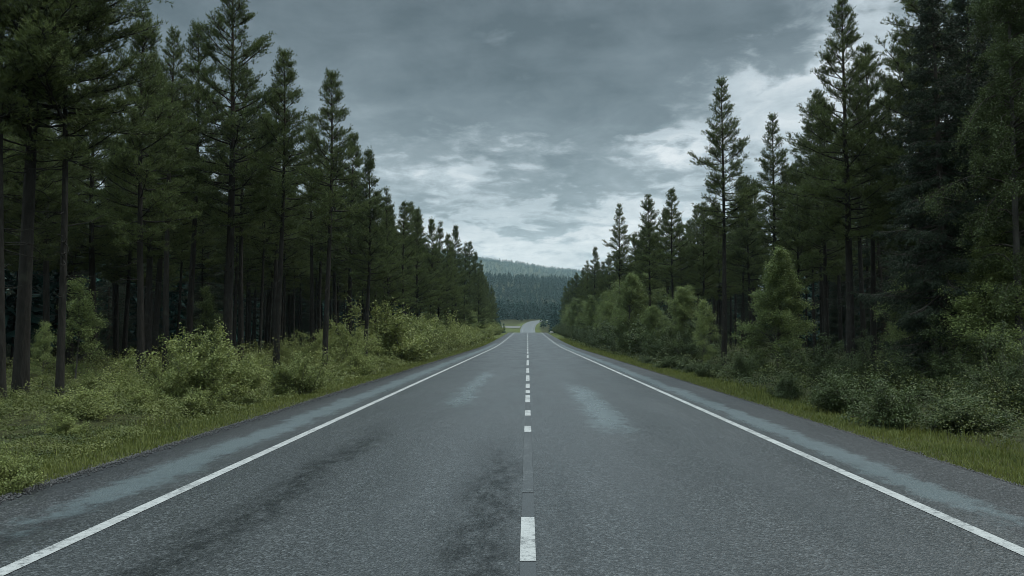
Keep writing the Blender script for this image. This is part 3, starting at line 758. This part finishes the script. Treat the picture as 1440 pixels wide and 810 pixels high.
T(BIRCH['slight'], 104, 540, 3.4, 'sapling with pale leaves between the slender leaning pine and the gap pine', 'birch tree', wide=1.2)
T(BIRCH['slight'], 285, 505, 4.4, 'sapling half hidden in the dark behind the widest yellow green bush', 'birch tree')
T(BIRCH['slight'], 60, 548, 1.9, 'low sapling between the thickest trunk and the slender leaning pine', 'birch tree')
GLB, GLBL = 'bushes along the left verge', 'small pale bush in the left roadside row receding toward the rise'
for d in np.arange(50, 238, 2.9):
    x = -8.3 - rng.uniform(-0.5, 1.6)
    BUSH[['tall', 'round', 'low'][int(rng.integers(3))]].place(x, d, rng.uniform(1.6, 3.3), rot(), GLBL, 'bush', GLB)

# leafy clumps in the undergrowth
for side, n_, P_, nm in ((-1, 44, BUSH, 'left'), (1, 40, BUSHG, 'right')):
    spots = []
    for _ in range(6000):
        if len(spots) >= n_: break
        d = 9.0 * (50 / 9.0) ** rng.random(); x = side * (6.5 + 7.5 * rng.random() ** 1.3)
        if d < abs(x) * 1.62 - 4 or any((x - a) ** 2 + (d - b) ** 2 < 0.8 for a, b in spots): continue
        spots.append((x, d)); P_['low'].place(x, d, rng.uniform(0.30, 0.72) * (0.6 if d < 15 else 1.0), rot(), f'low leafy clump in the {nm} undergrowth between verge and trunks', 'bush', f'leafy clumps of the {nm} undergrowth', wide=rng.uniform(1.0, 1.5))
for d in np.arange(98, 238, 6.0):
    x = -9.9 - rng.uniform(-0.4, 1.4); OCC.append((x, d))
    BIRCH['oval' if rng.random() < 0.5 else 'young'].place(x, d, rng.uniform(4.0, 8.0), rot(), 'young birch in the far left roadside row before the rise', 'birch tree', 'young birches along the left forest edge', wide=1.1)

# the forest behind: pines and spruces in depth
def far_enough(x, y, r): return all((x - a) ** 2 + (y - b) ** 2 > r * r for a, b in OCC)
def scatter(n, x0, x1, y0, y1, sep, fn):
    c = 0
    for _ in range(n * 30):
        if c >= n: break
        x = rng.uniform(x0, x1); y = rng.uniform(y0, y1)
        if y < abs(x) * 1.62 - 6: continue          # outside the picture
        if far_enough(x, y, sep): OCC.append((x, y)); fn(x, y); c += 1
pk = ['slim', 'lone', 'thin', 'broad', 'bushy', 'thin']
def deep(side):
    nm = 'left' if side < 0 else 'right'
    def f(x, y):
        PINE[pk[int(rng.integers(6))]].place(x, y, rng.uniform(11.5, 15.5), rot(), f'dark pine standing inside the {nm} forest behind its front row', 'pine tree', f'pines inside the {nm} forest')
    return f
def deep_s(side):
    nm = 'left' if side < 0 else 'right'
    def f(x, y):
        SPRUCE['mid' if rng.random() < 0.6 else 'tall'].place(x, y, rng.uniform(6, 12), rot(), f'dark spruce filling the shade inside the {nm} forest', 'spruce tree', f'spruces inside the {nm} forest')
    return f
scatter(86, -28, -12.2, 22, 100, 1.9, deep(-1))
scatter(40, -22, -10.3, 70, 245, 2.3, deep(-1))
scatter(66, -42, -19, 26, 110, 2.6, deep_s(-1))
scatter(50, 13.5, 26, 24, 100, 2.3, deep(1))
scatter(40, 11.5, 24, 90, 245, 2.3, deep(1))
scatter(62, 16, 42, 25, 115, 2.6, deep_s(1))

# ------------------------------------------------------------------ far woods: masses nobody could count
def mini(seed, H, Rr, n, size, cb=0.1):
    r = np.random.default_rng(seed); g = Geo()
    tubes(g, np.array([[[0, 0, -0.5], [0, 0, H * 0.5], [0, 0, H * 0.97]]]), np.array([[0.12, 0.08, 0.02]]) * H / 12, 4, 0.0)
    t_ = r.random(n) ** 1.25; z = H * (cb + (1 - cb) * t_); rr = Rr * ((1 - t_) ** 0.8 + 0.04) * np.sqrt(r.random(n)); a = r.uniform(0, 6.28, n)
    out = np.stack([np.cos(a), np.sin(a), r.normal(-0.15, 0.35, n)], -1)
    P = np.stack([rr * np.cos(a), rr * np.sin(a), z], -1); d = nrm(out + r.normal(0, 0.3, (n, 3))); s = nrm(np.cross(d, r.normal(0, 0.5, (n, 3)) + [0, 0, 1])) * size * 0.32
    L = size * r.uniform(0.6, 1.3, n)[:, None] * (0.55 + 0.6 * (1 - t_))[:, None]
    V = np.stack([P - s, P + s, P + d * L], 1).reshape(-1, 3)
    g.add(V, np.arange(len(V)).reshape(-1, 3), np.repeat(np.clip(r.normal(0.5, 0.25, n), 0, 1), 3))
    return g
def wood(name, label, pts, protos, hs, seed):
    r = np.random.default_rng(seed); g = Geo()
    for x, y in pts:
        p, H = protos[int(r.integers(len(protos)))]; s = r.uniform(*hs) / H; a = r.uniform(0, 6.28)
        Mx = np.eye(4); Mx[:3, :3] = np.array([[math.cos(a), -math.sin(a), 0], [math.sin(a), math.cos(a), 0], [0, 0, 1]]) * s * np.array([[1], [1], [1.0]]); Mx[:3, 3] = (x, y, float(ground(x, y)))
        g.merge(p, Mx, r.normal(0, 0.14))
    return tag(obj(name, g.mesh(name, M['farwood'])), label, 'forest', kind='stuff')
r = np.random.default_rng(77)
nearp = [(mini(1, 12, 2.2, 620, 0.85), 12), (mini(2, 12, 1.9, 620, 0.8), 12)]
for sgn, nm in ((-1, 'left'), (1, 'right')):
    pts = []
    while len(pts) < 330:
        y = r.uniform(30, 250) if len(pts) < 230 else r.uniform(250, 540); u = r.uniform(27, 62) if y < 100 else r.uniform(13 if y > 120 else 20, 48)
        if y < u * 1.62 - 12: continue
        pts.append((sgn * u, y))
    wood('forest', f'dense conifer forest filling the background behind the {nm} roadside trees', pts, nearp, (8, 14), 5 + sgn)
farp = [(mini(k, 14, 2.6, 150, 1.7), 14) for k in range(3, 7)]
pts = []
for _ in range(900):
    y = r.uniform(540, 1000); x = xroad(y) + r.choice([-1, 1]) * r.uniform(11, 110)
    if abs(x - xroad(y)) < 9 or (x < 0 and 545 < y < 650 and x > -50): continue
    if xroad(y) - 30 < x < xroad(y) and 600 < y < 760 and x < -8: continue
    pts.append((float(x), y))
wood('forest', 'dark spruce wood around the bend where the road turns out of sight', pts, farp, (12, 18), 9)
pts = [(r.uniform(-260, 330) * (0.6 + 0.4 * y_ / 1700), y_) for y_ in r.uniform(960, 1800, 3600)]
wood('forest', 'blue green conifer forest covering the near hillside', pts, farp, (11, 18), 10)
tiny = [(mini(k, 15, 3.6, 46, 3.4), 15) for k in range(7, 10)]
pts = [(r.uniform(-620, 660), y_) for y_ in r.uniform(3300, 4750, 3800)]
wood('forest', 'pale grey forest on the farthest ridge under the clouds', pts, tiny, (10, 18), 11)

# ------------------------------------------------------------------ verge grass and undergrowth
def cover_points(r, n, u0, u1, y0, y1, side, power):
    """points across the verge, thinner with distance"""
    q = r.random(n); 
    y = (y0 ** (1 - power) + q * (y1 ** (1 - power) - y0 ** (1 - power))) ** (1 / (1 - power))
    return side * r.uniform(u0, u1, n), y
r = np.random.default_rng(99); g = Geo()
for side in (-1, 1):
    n = 95000; x, y = cover_points(r, n, 5.06, 7.6, 3.5, 150, side, 1.4)
    u = np.abs(x); edge = 5.12 + 0.42 * (fbm(y * 1.3, u * 0, 41) - 0.35)
    keep = (u > edge) & (r.random(n) < np.interp(u, [5.0, 5.35, 6.2, 7.2], [0.55, 1.0, 1.0, 0.25])); x, y, u = x[keep], y[keep], u[keep]; n = len(x)
    z = ground(x, y)
    h = (0.03 + 0.07 * fbm(x * 1.5, y * 0.9, 51)) * np.interp(u, [5.1, 5.6, 7], [0.45, 0.9, 1.6]) * r.uniform(0.6, 1.4, n) * np.interp(y, [5, 40, 150], [1, 1.15, 1.6])
    tall = r.random(n) < 0.02; h = np.where(tall, h * 2.6, h)
    wd = np.interp(y, [4, 20, 60, 150], [0.007, 0.014, 0.035, 0.08]) * r.uniform(0.6, 1.3, n) * np.where(tall, 0.6, 1)
    a = r.uniform(0, 6.28, n); ln = h * r.uniform(0.1, 0.7, n)
    d = np.stack([np.cos(a) * ln, np.sin(a) * ln, h], -1); b = np.stack([-np.sin(a), np.cos(a), 0 * a], -1) * wd[:, None] / 2
    P = np.stack([x, y, z - 0.01], -1); mid = P + d * [0.38, 0.38, 0.6]
    V = np.stack([P - b, P + b, mid + b * 0.8, mid - b * 0.8, P + d], 1).reshape(-1, 3); i = np.arange(n)[:, None] * 5
    tone = np.repeat(np.clip(0.3 + 0.45 * fbm(x * 0.8, y * 0.5, 61) + r.normal(0, 0.18, n) + tall * 0.3, 0, 1), 5)
    g.add(V, np.concatenate([i + [0, 1, 2, 3]], 1), tone); g.f[3].append(np.concatenate([i + [3, 2, 4]], 1) + g.n - len(V))
tag(obj('grass', g.mesh('grass', M['grass'])), 'yellow green grass strip along both road shoulders', 'grass', kind='stuff')

g = Geo()
for side, n in ((-1, 560000), (1, 340000)):
    x, y = cover_points(r, n, 5.9 if side < 0 else 6.7, 22, 5.5, 160, side, 1.9)
    u = np.abs(x)
    m1 = fbm(x * 0.55, y * 0.55, 71, 3); clump = fbm(x * 1.8, y * 1.8, 81, 2)
    mh = (0.12 + 1.15 * np.clip(m1 - 0.28, 0, 1) * (0.45 + 1.1 * clump)) * np.interp(u, [5.9, 6.6, 8.0, 14, 24], [0.2, 0.7, 1.15, 1.1, 0.6])
    keep = (r.random(n) < np.interp(u, [5.9, 6.7, 13, 24], [0.25, 1, 0.9, 0.35])) & (y > u * 1.62 - 7)
    x, y, u, mh, clump, m1 = (k_[keep] for k_ in (x, y, u, mh, clump, m1)); n = len(x)
    lump = fbm(x * 1.1 + 5, y * 1.1, 91, 2); mh = mh * np.clip(0.25 + 3.4 * (lump - 0.36), 0.06, 1.7)
    z = ground(x, y) + mh * r.random(n) ** 0.28 + 0.01
    size = np.interp(y, [5, 15, 40, 160], [0.024, 0.038, 0.080, 0.22])
    tone = np.clip((0.20 if side < 0 else -0.10) + 0.70 * (clump - 0.2) + 0.5 * (m1 - 0.5) + 0.5 * (lump - 0.5) + r.normal(0, 0.06, n), 0, 1)
    leaves(g, r, np.stack([x, y, z], -1), size, tone, 0.9)
tag(obj('undergrowth', g.mesh('undergrowth', M['under'])), 'leafy low undergrowth in mounds between grass verge and tree trunks', 'undergrowth', kind='stuff')

g = Geo(); n = 26000
y = (3.5 ** -0.5 + r.random(n) * (90 ** -0.5 - 3.5 ** -0.5)) ** -2.0; sd = np.where(r.random(n) < 0.5, -1, 1)
x = sd * (5.13 + np.abs(r.normal(0, 0.10, n)) - 0.22 * r.random(n) ** 3); sz = r.uniform(0.006, 0.022, n) * np.interp(y, [4, 90], [1, 2.2])
dz = np.where(np.abs(x) < 5.15, -0.006, -0.045)
P = np.stack([x, y, zroad(y) + dz + sz * 0.4], -1)
O = nrm(np.array([[1, 0, -0.6], [-0.5, 0.87, -0.6], [-0.5, -0.87, -0.6], [0.1, 0.1, 1.0]])); an = r.uniform(0, 6.28, n); ca, sa = np.cos(an)[:, None], np.sin(an)[:, None]
Q = np.stack([O[:, 0] * ca - O[:, 1] * sa, O[:, 0] * sa + O[:, 1] * ca, np.broadcast_to(O[:, 2] * 0.7, (n, 4))], -1) * (sz[:, None, None] * r.uniform(0.6, 1.3, (n, 4, 1)))
V = (P[:, None] + Q).reshape(-1, 3); i = np.arange(n)[:, None] * 4
g.add(V, np.concatenate([i + [0, 1, 3], i + [1, 2, 3], i + [2, 0, 3], i + [0, 2, 1]]))
tag(obj('gravel', g.mesh('gravel', M['grit'])), 'dark gravel crumbs along the broken edges of the asphalt', 'gravel', kind='stuff')

# pale boulder by the right verge at the rise
rb = np.random.default_rng(3); bm_v = []
nu, nv = 10, 7
th = np.linspace(0, 2 * np.pi, nu, endpoint=False); ph = np.linspace(0.05, np.pi - 0.05, nv)
V = np.array([[math.sin(p) * math.cos(t_) * 0.55, math.sin(p) * math.sin(t_) * 0.4, math.cos(p) * 0.38] for p in ph for t_ in th]) * rb.uniform(0.85, 1.12, (nu * nv, 1))
i = np.arange(nu * nv).reshape(nv, nu); g = Geo()
g.add(V, np.stack([i[:-1], np.roll(i, -1, 1)[:-1], np.roll(i, -1, 1)[1:], i[1:]], -1).reshape(-1, 4))
bo = obj('boulder', g.mesh('boulder', M['rock'])); bo.location = (4.6 + 1.6, 222, float(ground(6.2, 222)) + 0.2)
tag(bo, 'small pale boulder on the right verge near the rise', 'boulder')

# ------------------------------------------------------------------ haze in the air
HAZE_DENSITY = 1.0e-4
hm = bpy.data.materials.new('haze_air'); hm.use_nodes = True; ht = NT(hm.node_tree); ht.n.clear()
pv = ht.new('ShaderNodeVolumePrincipled'); pv.inputs['Color'].default_value = (0.68, 0.92, 1.0, 1); pv.inputs['Density'].default_value = HAZE_DENSITY
ho = ht.new('ShaderNodeOutputMaterial'); ht.l.new(pv.outputs[0], ho.inputs['Volume'])
g = Geo(); x0, x1, y0, y1, z0, z1 = -5100, 5100, -300, 5700, -60, 540
g.add([(x0, y0, z0), (x1, y0, z0), (x1, y1, z0), (x0, y1, z0), (x0, y0, z1), (x1, y0, z1), (x1, y1, z1), (x0, y1, z1)],
      [(3, 2, 1, 0), (4, 5, 6, 7), (0, 1, 5, 4), (1, 2, 6, 5), (2, 3, 7, 6), (3, 0, 4, 7)])
tag(obj('haze', g.mesh('haze', hm)), 'pale blue haze softening the far hills', 'haze', kind='stuff')
